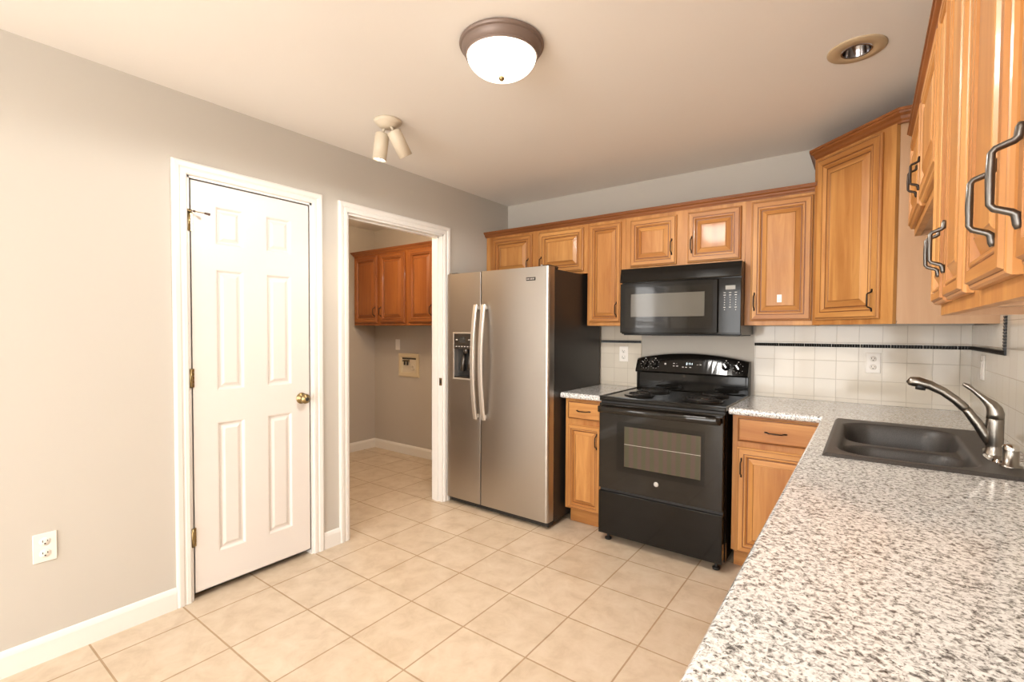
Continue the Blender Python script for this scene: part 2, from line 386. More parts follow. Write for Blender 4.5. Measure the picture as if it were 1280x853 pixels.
g.box(-0.013, fr, y0, y0+0.004, z0, z1, M_DOOR); g.box(-0.013, fr, y1-0.004, y1, z0, z1, M_DOOR); g.box(-0.013, fr, y0, y1, z1-0.004, z1, M_DOOR); g.box(-0.013, fr, y0, y1, z0, z0+0.004, M_DOOR)
bmesh.ops.remove_doubles(g.bm, verts=g.bm.verts[:], dist=0.0002)
obj('slab', g, door, world=True)
RX = Matrix.Rotation(pi/2, 4, 'Y')
g = G(); g.lathe([(0, 0.060), (0.012, 0.060), (0.014, 0.057), (0.0255, 0.052), (0.028, 0.044), (0.0265, 0.034), (0.018, 0.024), (0.011, 0.020), (0.011, 0.008), (0.030, 0.007), (0.032, 0.0)], M_BRASS, Matrix.Translation((fr, -1.945, 0.929)) @ RX, 32)
g.lathe([(0, 0.0615), (0.0105, 0.0612), (0.0115, 0.0598)], M_SLOT, Matrix.Translation((fr, -1.945, 0.929)) @ RX, 24)
obj('knob', g, door, world=True)
for k, zc in enumerate((1.838, 1.087, 0.312)):
    g = G(); g.tube([(0.006, -2.504, zc-0.045), (0.006, -2.504, zc+0.045)], 0.0065, M_BRASS, 12)
    for q in range(5): g.box(-0.002, 0.0025, -2.5035, -2.488, zc-0.045+q*0.0182, zc-0.045+q*0.0182+0.0165, M_BRASS)
    hg = obj('hinge', g, door, world=True)
    if k == 0:
        g = G(); g.tube([(0.006, -2.502, zc+0.047), (0.010, -2.502, zc+0.053)], 0.010, M_BRASS, 12)
        g.tube([(0.012, -2.500, zc+0.048), (0.030, -2.470, zc+0.044), (0.046, -2.448, zc+0.040)], 0.0022, M_BRASS, 8)
        g.tube([(0.044, -2.451, zc+0.0405), (0.056, -2.432, zc+0.036)], [0.005, 0.0065], M_RUBBER, 12)
        g.tube([(0.016, -2.490, zc+0.048), (0.022, -2.482, zc+0.046)], 0.0045, M_RUBBER, 10)
        obj('hinge_pin_stop', g, hg, world=True)

# window_1 (left wall, nearer than the photo's edge) with blinds
g = G()
def win_frame(g, mp, u0, u1, v0, v1, mul):
    g.sweep([(u0, v0), (u0, v1), (u1, v1), (u1, v0)], [(0.0, 0.0), (-0.0, 0.035), (0.045, 0.035), (0.045, 0.0)], M_TRIM, mp, closed=True)
wn = bpy.data.objects.new('window_1', None); COL.objects.link(wn); wn['kind'] = 'structure'; wn.location = (-0.05, -4.5, 1.45)
g = G(); win_frame(g, lambda u, v, b: Vector((-0.10+b, u, v)), W1[0], W1[1], W1[2], W1[3], 0)
g.box(-0.10, -0.07, W1[0], W1[1], 1.44, 1.48, M_TRIM); obj('window_frame', g, wn, world=True)
g = G(); g.box(-0.088, -0.084, W1[0]+0.02, W1[1]-0.02, W1[2]+0.02, W1[3]-0.02, M_GLASS); obj('pane', g, wn, world=True)
g = G(); g.box(-0.03, 0.035, W1[0]-0.05, W1[1]+0.05, W1[2]-0.02, W1[2], M_TRIM, 0.003); obj('window_sill', g, wn, world=True)
bl = thing('window_blind', 'white horizontal slat blind in the left wall window beyond the photo', 'blind', (-0.03, -4.5, 2.05))
g = G(); g.box(-0.06, -0.01, W1[0]+0.05, W1[1]-0.05, 2.035, 2.075, M_BLIND); obj('headrail', g, bl, world=True)
g = G()
for k in range(24):
    z = 0.90 + k*0.047; b = bmesh.new(); bmesh.ops.create_cube(b, size=1)
    g.add(b, M_BLIND, Matrix.Translation((-0.034, -4.5, z)) @ Matrix.Rotation(radians(28), 4, 'Y') @ Matrix.Diagonal((0.048, 1.39, 0.003, 1)))
obj('slats', g, bl, world=True)
# unseen patio door, added in the rear wall to let light in
pd = bpy.data.objects.new('added_patio_door', None); COL.objects.link(pd); pd['kind'] = 'structure'; pd.location = (1.75, YR-0.05, 0)
for a, b, yy in ((0.5, 1.78, -0.03), (1.72, 3.0, -0.06)):
    g = G(); g.sweep([(a, 0.02), (a, 2.1), (b, 2.1), (b, 0.02)], [(0, 0), (0, 0.03), (0.07, 0.03), (0.07, 0)], M_TRIM, lambda u, v, c, yy=yy: Vector((u, YR+yy-c, v)), closed=True)
    f = obj('panel_frame', g, pd, world=True)
    g = G(); g.box(a+0.06, b-0.06, YR+yy-0.018, YR+yy-0.014, 0.08, 2.04, M_GLASS); obj('pane', g, f, world=True)

# ------------------------------------------------------------ cabinets
PROF = [(0.0, 0.0), (0.0, 0.009), (0.003, 0.013), (0.007, 0.0145), (0.009, 0.0145), (0.012, 0.0195), (0.033, 0.0195), (0.0345, 0.0165), (0.038, 0.0165), (0.040, 0.0185), (0.046, 0.0180), (0.049, 0.0135), (0.053, 0.0075), (0.058, 0.0075), (0.083, 0.0180), (0.0845, 0.0165), (0.087, 0.0185)]
GSET = (3, 7, 12, 14)  # glazed rings, extra lines added to imitate bevel shading
def cab_door(parent, x0, x1, z0, z1, yf, k=1.0, m1=None, m2=None, flat=False, name='door'):
    """raised-panel door; yf = face frame plane (local), door stands proud towards -y"""
    g = G(); m1 = m1 or M_WV; m2 = m2 or M_WH
    mp = lambda x, z, d: Vector((x, yf-0.0005-d, z))
    if flat: pr = [(0, 0), (0, 0.010), (0.004, 0.013), (0.009, 0.0145), (0.012, 0.019), (0.016, 0.0195)]; gs = (2,)
    else: pr = [(a*k, d) for a, d in PROF]; gs = GSET
    g.nested(x0, x1, z0, z1, pr, mp, m1 if not flat else m2, m2, M_GLAZE_SHADE, gs)
    g.box(x0+0.001, x1-0.001, yf-0.006, yf-0.0003, z0+0.001, z1-0.001, m1)
    return obj(name, g, parent)
def pull(parent, x, z, yf, m=None, vertical=True, L=0.106, pk=1.0):
    m = m or M_BRONZE; h = L/2; y = yf-0.0195
    prof = [(-h, 0.001, .0035), (-h+.004, 0.0025, .0042), (-h+.013, 0.004, .0042), (-h+.016, 0.008, .0036), (-h+.021, 0.024, .0034), (-h+.025, 0.0275, .0035)]
    pts = prof + [(0, 0.028, .0040)] + [(-a, b, r) for a, b, r in prof[::-1]]
    P = [Vector((x, y-b*pk, z+a)) if vertical else Vector((x+a, y-b*pk, z)) for a, b, r in pts]
    g = G(); g.tube(P, [r for _, _, r in pts], m, 10); return obj('handle', g, parent)
def knobpull(*a, **k): return pull(*a, **k)

def cabinet(name, label, group, loc, rz, W, D, z0, z1, doors, drawers=(), toe=False, cat='cabinet', k=1.0, hm=None, stile_x=None, top=True, side_m=None, m1=None, m2=None):
    """local frame: back at y=0, front at y=-D, x to the right seen from the front; doors (x0,x1,z0,z1,hx,hz)"""
    c = thing(name, label, cat, loc, rz, group); sm = side_m or M_VENEER; fm1 = m1 or M_WV; fm2 = m2 or M_WH
    g = G(); zb = 0.115 if toe else z0; t = 0.014; fy = -D+0.019
    g.box(0, t, fy, -0.002, zb, z1, sm); g.box(W-t, W, fy, -0.002, zb, z1, sm)
    g.box(t, W-t, fy, -0.002, zb+(0 if toe else 0.016), zb+(t if toe else 0.030), sm); g.box(t, W-t, -0.012, -0.002, zb, z1, sm)
    if top: g.box(t, W-t, fy, -0.012, z1-t, z1, sm)
    obj('carcass', g, c)
    # face frame: rails and stiles around every opening
    g = G(); ops = [(a+0.012, b-0.012, p+0.012, q-0.012) for a, b, p, q, *_ in list(doors)+list(drawers)]
    xs = sorted({0, W, *[o[0] for o in ops], *[o[1] for o in ops]}); zz = sorted({zb, z1, *[o[2] for o in ops], *[o[3] for o in ops]})
    for i in range(len(xs)-1):
        for j in range(len(zz)-1):
            cx, cz = (xs[i]+xs[i+1])/2, (zz[j]+zz[j+1])/2
            if any(o[0] < cx < o[1] and o[2] < cz < o[3] for o in ops): continue
            g.box(xs[i], xs[i+1], -D, fy, zz[j], zz[j+1], fm1)
    obj('face_frame', g, c)
    if toe:
        g = G(); g.box(0.0, W, -D+0.075, -D+0.09, 0, 0.115, fm2); obj('toe_kick', g, c)
    for dd in doors:
        d = cab_door(c, *dd[:4], -D, k, m1, m2)
        if dd[4] is not None: pull(d, dd[4], dd[5], -D, hm, pk=0.8 if hm else 1.0, L=0.100 if hm else 0.106)
    for dd in drawers:
        d = cab_door(c, *dd[:4], -D, k, m1, m2, flat=True, name='drawer')
        if dd[4] is not None: pull(d, dd[4], dd[5], -D, hm, vertical=False)
    return c
GU = 'maple wall cabinets on the back wall'
D_ = 0.305
cabinet('wall_cabinet', 'short two-door maple cabinet above the stainless refrigerator', GU, (0.010, 0, 0), 0, 0.955, D_, 1.745, 2.108,
        [(0.075, 0.470, 1.762, 2.082, 0.440, 1.842), (0.533, 0.925, 1.762, 2.082, 0.563, 1.842)])
cabinet('wall_cabinet', 'tall narrow single-door maple cabinet between refrigerator and microwave', GU, (0.966, 0, 0), 0, 0.292, D_, 1.362, 2.108,
        [(0.020, 0.263, 1.386, 2.080, 0.236, 1.475)], k=0.78)
cabinet('wall_cabinet', 'short two-door maple cabinet directly above the black microwave', GU, (1.259, 0, 0), 0, 0.762, D_, 1.745, 2.108,
        [(0.036, 0.354, 1.760, 2.078, 0.326, 1.872), (0.424, 0.740, 1.760, 2.078, 0.452, 1.872)])
c4 = cabinet('wall_cabinet', 'tall single-door maple cabinet with small white sticker, right of the microwave', GU, (2.022, 0, 0), 0, 0.362, D_, 1.362, 2.108,
        [(0.033, 0.345, 1.388, 2.085, 0.056, 1.50)])
g = G(); g.box(2.197, 2.221, -D_-0.0198, -D_-0.0190, 1.493, 1.537, M_WHITE)
for a in range(7):
    t_ = radians(200+a*32); g.box(2.209+0.006*cos(t_)-0.0009, 2.209+0.006*cos(t_)+0.0009, -D_-0.0202, -D_-0.0198, 1.510+0.006*sin(t_), 1.512+0.006*sin(t_), M_PEWTER)
tag(obj('sticker', g), 'small white sticker on the tall cabinet door right of the microwave', 'sticker')

# diagonal corner cabinet
dc = thing('corner_wall_cabinet', 'tall diagonal corner maple cabinet rising above its neighbours', 'cabinet', (2.386, -0.305, 0), radians(-45))
FW = 0.481; ZT = 2.272
RM = Matrix.Rotation(radians(45), 4, 'Z') @ Matrix.Translation((-2.386, 0.305, 0))
g = G(); b = bmesh.new()
pts = [(2.386, -0.002), (3.070, -0.002), (3.070, -0.645), (2.728, -0.645), (2.714, -0.631), (2.400, -0.317), (2.386, -0.303)]
vb = [b.verts.new((x, y, 1.378)) for x, y in pts]; vt = [b.verts.new((x, y, ZT)) for x, y in pts]
b.faces.new(vb[::-1]); b.faces.new(vt)
for i in range(len(pts)): b.faces.new([vb[i], vb[(i+1) % len(pts)], vt[(i+1) % len(pts)], vt[i]])
g.add(b, M_VENEER, RM)
b = bmesh.new(); bmesh.ops.create_cube(b, size=1); b.transform(Matrix.Translation((2.899, -0.639, 1.370)) @ Matrix.Diagonal((0.340, 0.012, 0.016, 1))); g.add(b, M_VENEER, RM)
obj('carcass', g, dc)
g = G()
for a in ((0, 0.045, 1.362, ZT), (0.408, FW, 1.362, ZT), (0.045, 0.408, 1.362, 1.402), (0.045, 0.408, 2.240, ZT)): g.box(a[0], a[1], -0.019, 0, a[2], a[3], M_WV)
obj('face_frame', g, dc)
dd = cab_door(dc, 0.030, 0.420, 1.388, 2.252, -0.019, 1.15)
pull(dd, 0.392, 1.475, -0.019)

# right wall cabinets, fronts face -x
DR = XR-2.760
GR = 'maple wall cabinets on the right wall'
cabinet('wall_cabinet', 'short two-door maple cabinet over the sink on the right wall', GR, (XR, -1.06, 0), radians(-90), 0.90, DR, 1.69, 2.062,
        [(0.012, 0.435, 1.715, 2.045, 0.405, 1.80), (0.465, 0.888, 1.715, 2.045, 0.495, 1.80)], hm=M_BRONZE)
cabinet('wall_cabinet', 'tall maple cabinet on the right wall beside the short one over the sink', GR, (XR, -1.962, 0), radians(-90), 0.472, DR, 1.362, 2.062,
        [(0.006, 0.186, 1.386, 2.045, 0.164, 1.487), (0.222, 0.430, 1.386, 2.045, 0.246, 1.487)], hm=M_PEWTER, k=0.7)
cabinet('wall_cabinet', 'nearest tall maple cabinet at the right photo edge with paired pewter handles', GR, (XR, -2.436, 0), radians(-90), 0.62, DR, 1.362, 2.062,
        [(0.012, 0.256, 1.386, 2.045, 0.226, 1.472), (0.322, 0.605, 1.386, 2.045, 0.345, 1.472)], hm=M_PEWTER, k=0.8)

# crown mouldings
KP = [(-0.004, 0.0), (0.006, 0.0), (0.008, 0.006), (0.013, 0.011), (0.016, 0.020), (0.025, 0.027), (0.027, 0.033), (0.031, 0.034), (0.031, 0.043), (-0.004, 0.043)]
def crown(label, path, z, mfn, s=1.0):
    g = G(); g.sweep(path, [(a*s, b*s) for a, b in KP], mfn, lambda u, v, b: Vector((u, v, z+b))); return tag(obj('crown_moulding', g), label, 'moulding')
crown('long dark cherry crown moulding along the back wall cabinets', [(0.010, 0.0-0.004), (0.010, -D_), (2.384, -D_)][::1], 2.102, lambda i: M_CROWN if i else M_CROWNY)
g = G(); g.sweep([(2.386, -0.003), (2.386, -0.318), (2.732, -0.664), (3.069, -0.664)], [(a*1.35, b_*1.35) for a, b_ in KP], lambda i: (M_CROWNY, M_CROWN, M_CROWN)[i], lambda u, v, b_: Vector((u, v, 2.262+b_)))
g.bm.transform(RM); obj('crown_moulding', g, dc)
o = crown('dark cherry crown moulding along the right wall cabinets', [(3.069, -1.060), (2.760, -1.060), (2.760, -3.056), (3.069, -3.056)], 2.056, lambda i: M_CROWN if i != 1 else M_CROWNY, 0.92)

# base cabinets
GB = 'maple base cabinets under the counters'
cabinet('base_cabinet', 'narrow maple base cabinet with one drawer left of the black range', GB, (0.965, 0, 0), 0, 0.290, 0.60, 0, 0.868,
        [(0.022, 0.270, 0.122, 0.695, 0.244, 0.60)], [(0.022, 0.270, 0.730, 0.852, 0.146, 0.791)], toe=True, top=False, k=0.78)
cabinet('base_cabinet', 'maple base cabinet with one drawer right of the black range', GB, (2.030, 0, 0), 0, 0.44, 0.60, 0, 0.868,
        [(0.026, 0.415, 0.112, 0.692, 0.050, 0.583)], [(0.026, 0.415, 0.724, 0.856, 0.214, 0.790)], toe=True, top=False)
for (yy, W, lab) in ((-0.66, 0.92, 'maple sink base cabinet under the charcoal sink'), (-1.59, 0.76, 'maple base cabinet under the long counter beside the sink base'), (-2.36, 0.76, 'maple base cabinet at the near end of the long counter')):
    dr = [] if W > 0.9 else [(0.02, W-0.02, 0.730, 0.852, W/2, 0.791)]
    cabinet('base_cabinet', lab, GB, (XR, yy, 0), radians(-90), W, 0.60, 0, 0.868,
            [(0.02, W/2-0.01, 0.122, 0.695, W/2-0.04, 0.60), (W/2+0.01, W-0.02, 0.122, 0.695, W/2+0.04, 0.60)], dr, toe=True, top=False)

# laundry cabinets
GL = 'cabinets in the laundry room'
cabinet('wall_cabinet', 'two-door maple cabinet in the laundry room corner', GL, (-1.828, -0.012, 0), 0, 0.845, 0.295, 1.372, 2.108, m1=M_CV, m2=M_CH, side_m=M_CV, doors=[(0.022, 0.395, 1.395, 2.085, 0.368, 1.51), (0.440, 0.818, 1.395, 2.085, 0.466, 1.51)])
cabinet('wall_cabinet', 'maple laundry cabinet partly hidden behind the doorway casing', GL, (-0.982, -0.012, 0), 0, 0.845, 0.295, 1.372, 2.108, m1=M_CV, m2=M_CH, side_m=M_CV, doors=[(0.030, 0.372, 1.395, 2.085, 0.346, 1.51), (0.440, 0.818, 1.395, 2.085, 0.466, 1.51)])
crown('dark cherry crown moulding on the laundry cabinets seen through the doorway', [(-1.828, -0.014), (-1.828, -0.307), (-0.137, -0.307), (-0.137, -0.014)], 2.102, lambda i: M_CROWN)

# ------------------------------------------------------------ countertops
ZC = 0.907; TH = 0.036; CF = -0.645; CX = 2.447
BN = [(0.0, 0.0), (0.010, 0.0), (0.016, 0.003), (0.020, 0.009), (0.0215, 0.018), (0.020, 0.027), (0.016, 0.033), (0.010, 0.036), (0.0, 0.036)]
def bull(g, path):  g.sweep(path, BN, M_GRAN, lambda u, v, b: Vector((u, v, ZC-TH+b)))
g = G(); g.box(0.947, 1.257, CF+0.0215, -0.001, ZC-TH, ZC, M_GRAN); bull(g, [(0.947, CF+0.0215), (1.257, CF+0.0215)])
tag(obj('countertop', g), 'short granite countertop between the refrigerator and the range', 'countertop')
g = G(); ZB = ZC-TH
cx0 = CX+0.0215; SX0, SX1, SY0, SY1 = 2.525, 3.005, -1.515, -0.728
g.box(2.016, 2.386, CF+0.0215, -0.001, ZB, ZC, M_GRAN); g.box(2.386, 2.3875, CF+0.0215, -0.001, ZB, ZC-0.0004, M_SEAM)
g.box(2.3875, XR-0.001, SY1, -0.001, ZB, ZC, M_GRAN) if False else None
g.box(2.3875, cx0, CF+0.0215, -0.001, ZB, ZC, M_GRAN)
g.box(cx0, XR-0.001, SY1, -0.001, ZB, ZC, M_GRAN)
g.box(cx0, SX0, SY0, SY1, ZB, ZC, M_GRAN); g.box(SX1, XR-0.001, SY0, SY1, ZB, ZC, M_GRAN)
g.box(cx0, XR-0.001, -3.15, SY0, ZB, ZC, M_GRAN)
bull(g, [(2.016, CF+0.0215), (cx0, CF+0.0215), (cx0, -3.15)])
tag(obj('countertop', g), 'long L-shaped speckled granite countertop holding the sink', 'countertop')

# ------------------------------------------------------------ backsplashes
def liner_bar(g, mp, u0, u1):
    """black rope liner: short pieces with a twisted relief"""
    L = 0.140; u = u0
    while u < u1-0.005:
        e = min(u+L-0.002, u1); n = max(2, int((e-u)/0.012)); st = (e-u)/n
        for k in range(n):
            a, b_ = u+k*st, u+(k+1)*st
            A = [g.bm.verts.new(mp(a+0.0005, w_, d_)) for w_, d_ in ((-0.0095, 0), (-0.0095, 0.008), (0.0095, 0.008), (0.0095, 0))]
            Bm = [g.bm.verts.new(mp((a+b_)/2+sh, w_, d_)) for w_, d_, sh in ((-0.0095, 0, 0), (-0.009, 0.011, -0.003), (0.009, 0.011, 0.003), (0.0095, 0, 0))]
            C = [g.bm.verts.new(mp(b_-0.0005, w_, d_)) for w_, d_ in ((-0.0095, 0), (-0.0095, 0.008), (0.0095, 0.008), (0.0095, 0))]
            for P_, Q_ in ((A, Bm), (Bm, C)):
                for q in range(4): g.face([P_[q], P_[(q+1) % 4], Q_[(q+1) % 4], Q_[q]], M_LINER)
            g.face(A[::-1], M_LINER); g.face(C, M_LINER)
        u += L
def splash(label, boxes, liners, m):
    t = thing('tile_backsplash', label, 'backsplash', (boxes[0][0], boxes[0][2], ZC))
    g = G()
    for b_ in boxes: g.box(*b_, m)
    obj('tile_field', g, t, world=True)
    for mp, a, b_ in liners: g = G(); liner_bar(g, mp, a, b_); obj('liner', g, t, world=True)
    return t
back = lambda u, w_, d_: Vector((u, -0.007-d_, 1.2435+w_))
splash('narrow cream tile backsplash with black liner between refrigerator and range', [(0.930, 1.262, -0.008, -0.0003, ZC+0.001, 1.361)], [(back, 0.935, 1.262)], M_TB)
splash('wide cream tile backsplash with black liner on the back wall right of the range', [(2.030, XR-0.0005, -0.008, -0.0003, ZC+0.001, 1.361)], [(back, 2.030, 3.060)], M_TB)
splash('cream tile backsplash on the right wall with the liner turning upward', [(XR-0.008, XR-0.0003, -3.15, -0.0085, ZC+0.001, 1.361), (XR-0.008, XR-0.0003, -1.96, -0.66, 1.361, 1.688)],
       [(lambda u, w_, d_: Vector((XR-0.007-d_, -u, 1.2435+w_)), 0.014, 0.792), (lambda u, w_, d_: Vector((XR-0.007-d_, -0.783+w_, u)), 1.253, 1.688)], M_TR)

# ------------------------------------------------------------ outlets and switches
def outlet(label, loc, rz, kind='duplex', group=None):
    t = thing('outlet' if kind == 'duplex' else 'light_switch', label, 'outlet' if kind == 'duplex' else 'switch', loc, rz, group)
    g = G(); g.box(-0.035, 0.035, -0.006, 0, -0.0575, 0.0575, M_WHITE, 0.002); obj('cover_plate', g, t)
    if kind == 'duplex':
        for s_ in (-1, 1):
            g = G(); zc = s_*0.0235
            g.lathe([(0.0, 0.0085), (0.0155, 0.0085), (0.0165, 0.006)], M_WHITE, Matrix.Translation((0, 0, zc)) @ Matrix.Rotation(pi/2, 4, 'X'), 24)
            g.box(-0.0085, -0.006, -0.0092, -0.0084, zc-0.001, zc+0.0075, M_SLOT); g.box(0.006, 0.0085, -0.0092, -0.0084, zc, zc+0.0065, M_SLOT)
            g.lathe([(0, 0.0092), (0.0028, 0.0092), (0.003, 0.0084)], M_SLOT, Matrix.Translation((0, 0, zc-0.0075)) @ Matrix.Rotation(pi/2, 4, 'X'), 10)
            obj('receptacle', g, t)
    else:
        g = G(); g.box(-0.0165, 0.0165, -0.0085, -0.006, -0.033, 0.033, M_WHITE, 0.001); g.box(-0.014, 0.014, -0.011, -0.0085, 0.0, 0.030, M_WHITE, 0.001); obj('rocker', g, t)
    return t
outlet('white duplex outlet low on the left wall near the baseboard', (0, -3.018, 0.455), radians(90))
outlet('white duplex outlet on the tiles right of the range', (2.651, -0.008, 1.147), 0)
outlet('white duplex outlet on the narrow tile strip beside the refrigerator', (1.124, -0.008, 1.150), 0)
outlet('white wall plate on the right wall tiles behind the faucet', (XR-0.008, -0.345, 1.160), radians(-90), 'switch')
outlet('white wall plate above the washer box in the laundry room', (-1.478, -0.012, 1.168), 0, 'switch')
# washer box
wb = thing('washer_outlet_box', 'recessed cream washer connection box on the laundry wall', 'utility box', (-1.30, -0.012, 0.95))
g = G(); g.sweep([(-1.455, 0.830), (-1.455, 1.078), (-1.140, 1.078), (-1.140, 0.830)], [(0, 0), (0, 0.012), (0.012, 0.016), (0.040, 0.013), (0.046, 0.004), (0.046, 0)], M_BOX, lambda u, v_, b_: Vector((u, -0.012-b_, v_)), closed=True)
obj('frame', g, wb, world=True)
g = G(); g.box(-1.41, -1.185, -0.0145, -0.0125, 0.875, 1.033, M_CREAM); g.box(-1.405, -1.19, -0.0165, -0.0145, 1.015, 1.030, M_SLOT); obj('box_back', g, wb, world=True)
for xx in (-1.345, -1.300):
    g = G(); g.tube([(xx, -0.016, 1.0), (xx, -0.045, 1.0)], 0.011, M_BRASS, 12); g.tube([(xx, -0.036, 1.0), (xx, -0.036, 0.955)], 0.009, M_SLOT, 12); g.tube([(xx-0.016, -0.048, 1.0), (xx+0.016, -0.048, 1.0)], 0.006, M_SLOT, 8); obj('valve', g, wb, world=True)
g = G(); g.lathe([(0.026, 0.0), (0.026, 0.012), (0.018, 0.012), (0.018, 0.002)], M_CREAM, Matrix.Translation((-1.235, -0.015, 0.93)) @ Matrix.Rotation(pi/2, 4, 'X'), 24); obj('drain', g, wb, world=True)

# ------------------------------------------------------------ refrigerator
fr_ = thing('refrigerator', 'side-by-side stainless refrigerator with bowed handles and ice dispenser', 'refrigerator', (0.48, -0.4, 0))
g = G(); g.box(0.030, 0.940, -0.715, -0.045, 0.035, 1.735, M_FSIDE, 0.004); obj('body', g, fr_, world=True)
g = G(); g.box(0.040, 0.930, -0.760, -0.70, 0.012, 0.048, M_BLKM, 0.004); obj('toe_grille', g, fr_, world=True)
for xx in (0.075, 0.900):
    for yy in (-0.70, -0.12):
        g = G(); g.lathe([(0.016, 0.0), (0.016, 0.012), (0.008, 0.014), (0.008, 0.038)], M_PEWTER, Matrix.Translation((xx, yy, 0)), 16, cap0=True); obj('foot', g, fr_, world=True)
def rounded_slab(g, x0, x1, yb, yf, z0, z1, r, m, hole=None, n=6, mside=None, r2=None):
    r2 = r2 or r
    """vertical slab whose front corners are rounded in plan; optional rectangular hole in the front (x0,x1,z0,z1)"""
    pl = [(x0, yb)]
    for k in range(n+1): a = pi/2*k/n; pl.append((x0+r-r*cos(a), yf+r-r*sin(a)))
    i0 = len(pl)-1
    for k in range(n+1): a = pi/2*k/n; pl.append((x1-r2+r2*sin(a), yf+r2-r2*cos(a)))
    pl.append((x1, yb)); i1 = i0+1
    A = [g.bm.verts.new((x, y, z0)) for x, y in pl]; B = [g.bm.verts.new((x, y, z1)) for x, y in pl]
    for i in range(len(pl)):
        j = (i+1) % len(pl)
        if i == i0 and hole:
            hx0, hx1, hz0, hz1, dp = hole
            h = [g.bm.verts.new(p) for p in ((hx0, yf, hz0), (hx1, yf, hz0), (hx1, yf, hz1), (hx0, yf, hz1))]
            o_ = [A[i], A[j], B[j], B[i]]
            for q in range(4): g.face([o_[q], o_[(q+1) % 4], h[(q+1) % 4], h[q]], m)
        else: g.face([A[i], A[j], B[j], B[i]], mside if (mside and (i < i0-n//2 or i > i1+n//2)) else m, i != len(pl)-1)
    g.face(A[::-1], m); g.face(B, m)
HX0, HX1, HZ0, HZ1 = 0.098, 0.300, 0.965, 1.300
g = G(); rounded_slab(g, 0.024, 0.3605, -0.722, -0.792, 0.052, 1.748, 0.010, M_STEEL, (HX0, HX1, HZ0, HZ1, 0.05), r2=0.0025)
d1 = obj('freezer_door', g, fr_, world=True); d1['label'] = 'left stainless door with the ice dispenser'; d1.data.set_sharp_from_angle(angle=radians(40))
g = G(); rounded_slab(g, 0.3685, 0.943, -0.722, -0.792, 0.052, 1.748, 0.0025, M_STEEL, r2=0.022)
d2 = obj('fridge_door', g, fr_, world=True); d2.data.set_sharp_from_angle(angle=radians(40))
for dx, dpar in ((0.330, d1), (0.405, d2)):
    g = G(); pts = []; N = 18
    for k in range(N+1):
        t_ = k/N; z = 0.680+0.830*t_; y = -0.812-0.040*sin(pi*t_)**0.8; pts.append((dx, y, z))
    b0 = []
    for (x, y, z) in pts:
        b0.append([g.bm.verts.new((x+a, y+b_, z)) for a, b_ in ((-0.017, 0.008), (-0.017, -0.003), (-0.012, -0.008), (0.012, -0.008), (0.017, -0.003), (0.017, 0.008))])
    for A, B in zip(b0, b0[1:]):
        for q in range(6): g.face([A[q], A[(q+1) % 6], B[(q+1) % 6], B[q]], M_STEELH, q != 5)
    g.face(b0[0][::-1], M_STEELH); g.face(b0[-1], M_STEELH)
    g.box(dx-0.013, dx+0.013, -0.812, -0.791, 0.69, 0.715, M_STEELH, 0.002); g.box(dx-0.013, dx+0.013, -0.812, -0.791, 1.475, 1.500, M_STEELH, 0.002)
    obj('handle', g, dpar, world=True).data.set_sharp_from_angle(angle=radians(30))
g = G(); g.sweep([(HX0, HZ0), (HX0, HZ1), (HX1, HZ1), (HX1, HZ0)], [(-0.010, 0.0), (-0.009, 0.004), (0.0, 0.005), (0.003, 0.0), (0.003, -0.045), (-0.002, -0.045)], M_STEELH, lambda u, v_, b_: Vector((u, -0.792-b_, v_)), closed=True)
g.box(HX0, HX1, -0.748, -0.744, HZ0, 1.185, M_BLKM); g.box(HX0, HX1, -0.793, -0.744, HZ0, HZ0+0.012, M_PEWTER)
dsp = obj('ice_dispenser', g, d1, world=True)
g = G(); g.box(HX0+0.002, HX1-0.002, -0.794, -0.746, 1.185, HZ1-0.002, M_PEWTER); g.box(0.155, 0.215, -0.7955, -0.794, 1.232, 1.275, M_SLOT)
for k in range(6): g.box(0.118+k*0.028, 0.132+k*0.028, -0.7950, -0.794, 1.200, 1.207, M_MARK)
for q in (0.118, 0.245): g.box(q, q+0.018, -0.7950, -0.794, 1.250, 1.258, M_MARK)
obj('control_panel', g, d1, world=True)
g = G(); g.tube([(0.20, -0.765, 1.19), (0.20, -0.765, 1.150)], [0.028, 0.020], M_PEWTER, 16); g.tube([(0.172, -0.756, 1.15), (0.165, -0.770, 1.02)], [0.010, 0.020], M_PEWTER, 12); g.tube([(0.228, -0.756, 1.15), (0.222, -0.765, 1.03)], [0.008, 0.014], M_PEWTER, 12)
obj('dispenser_lever', g, d1, world=True)
g = G(); g.box(0.762, 0.838, -0.7945, -0.7915, 1.658, 1.680, M_BLK, 0.001)
for k, wd in enumerate((0.006, 0.006, 0.003, 0.006, 0.006, 0.006, 0.005)): g.box(0.769+k*0.0092, 0.769+k*0.0092+wd, -0.7952, -0.7944, 1.664, 1.674, M_CHROME)
obj('badge', g, d2, world=True)
for a, b_ in ((0.03, 0.11), (0.86, 0.935)): g = G(); g.box(a, b_, -0.775, -0.66, 1.7485 if False else 1.736, 1.757, M_FSIDE, 0.004); g.box(a+0.01, a+0.03, -0.785, -0.76, 1.7485, 1.760, M_CHROME, 0.003); obj('hinge_cover', g, fr_, world=True)

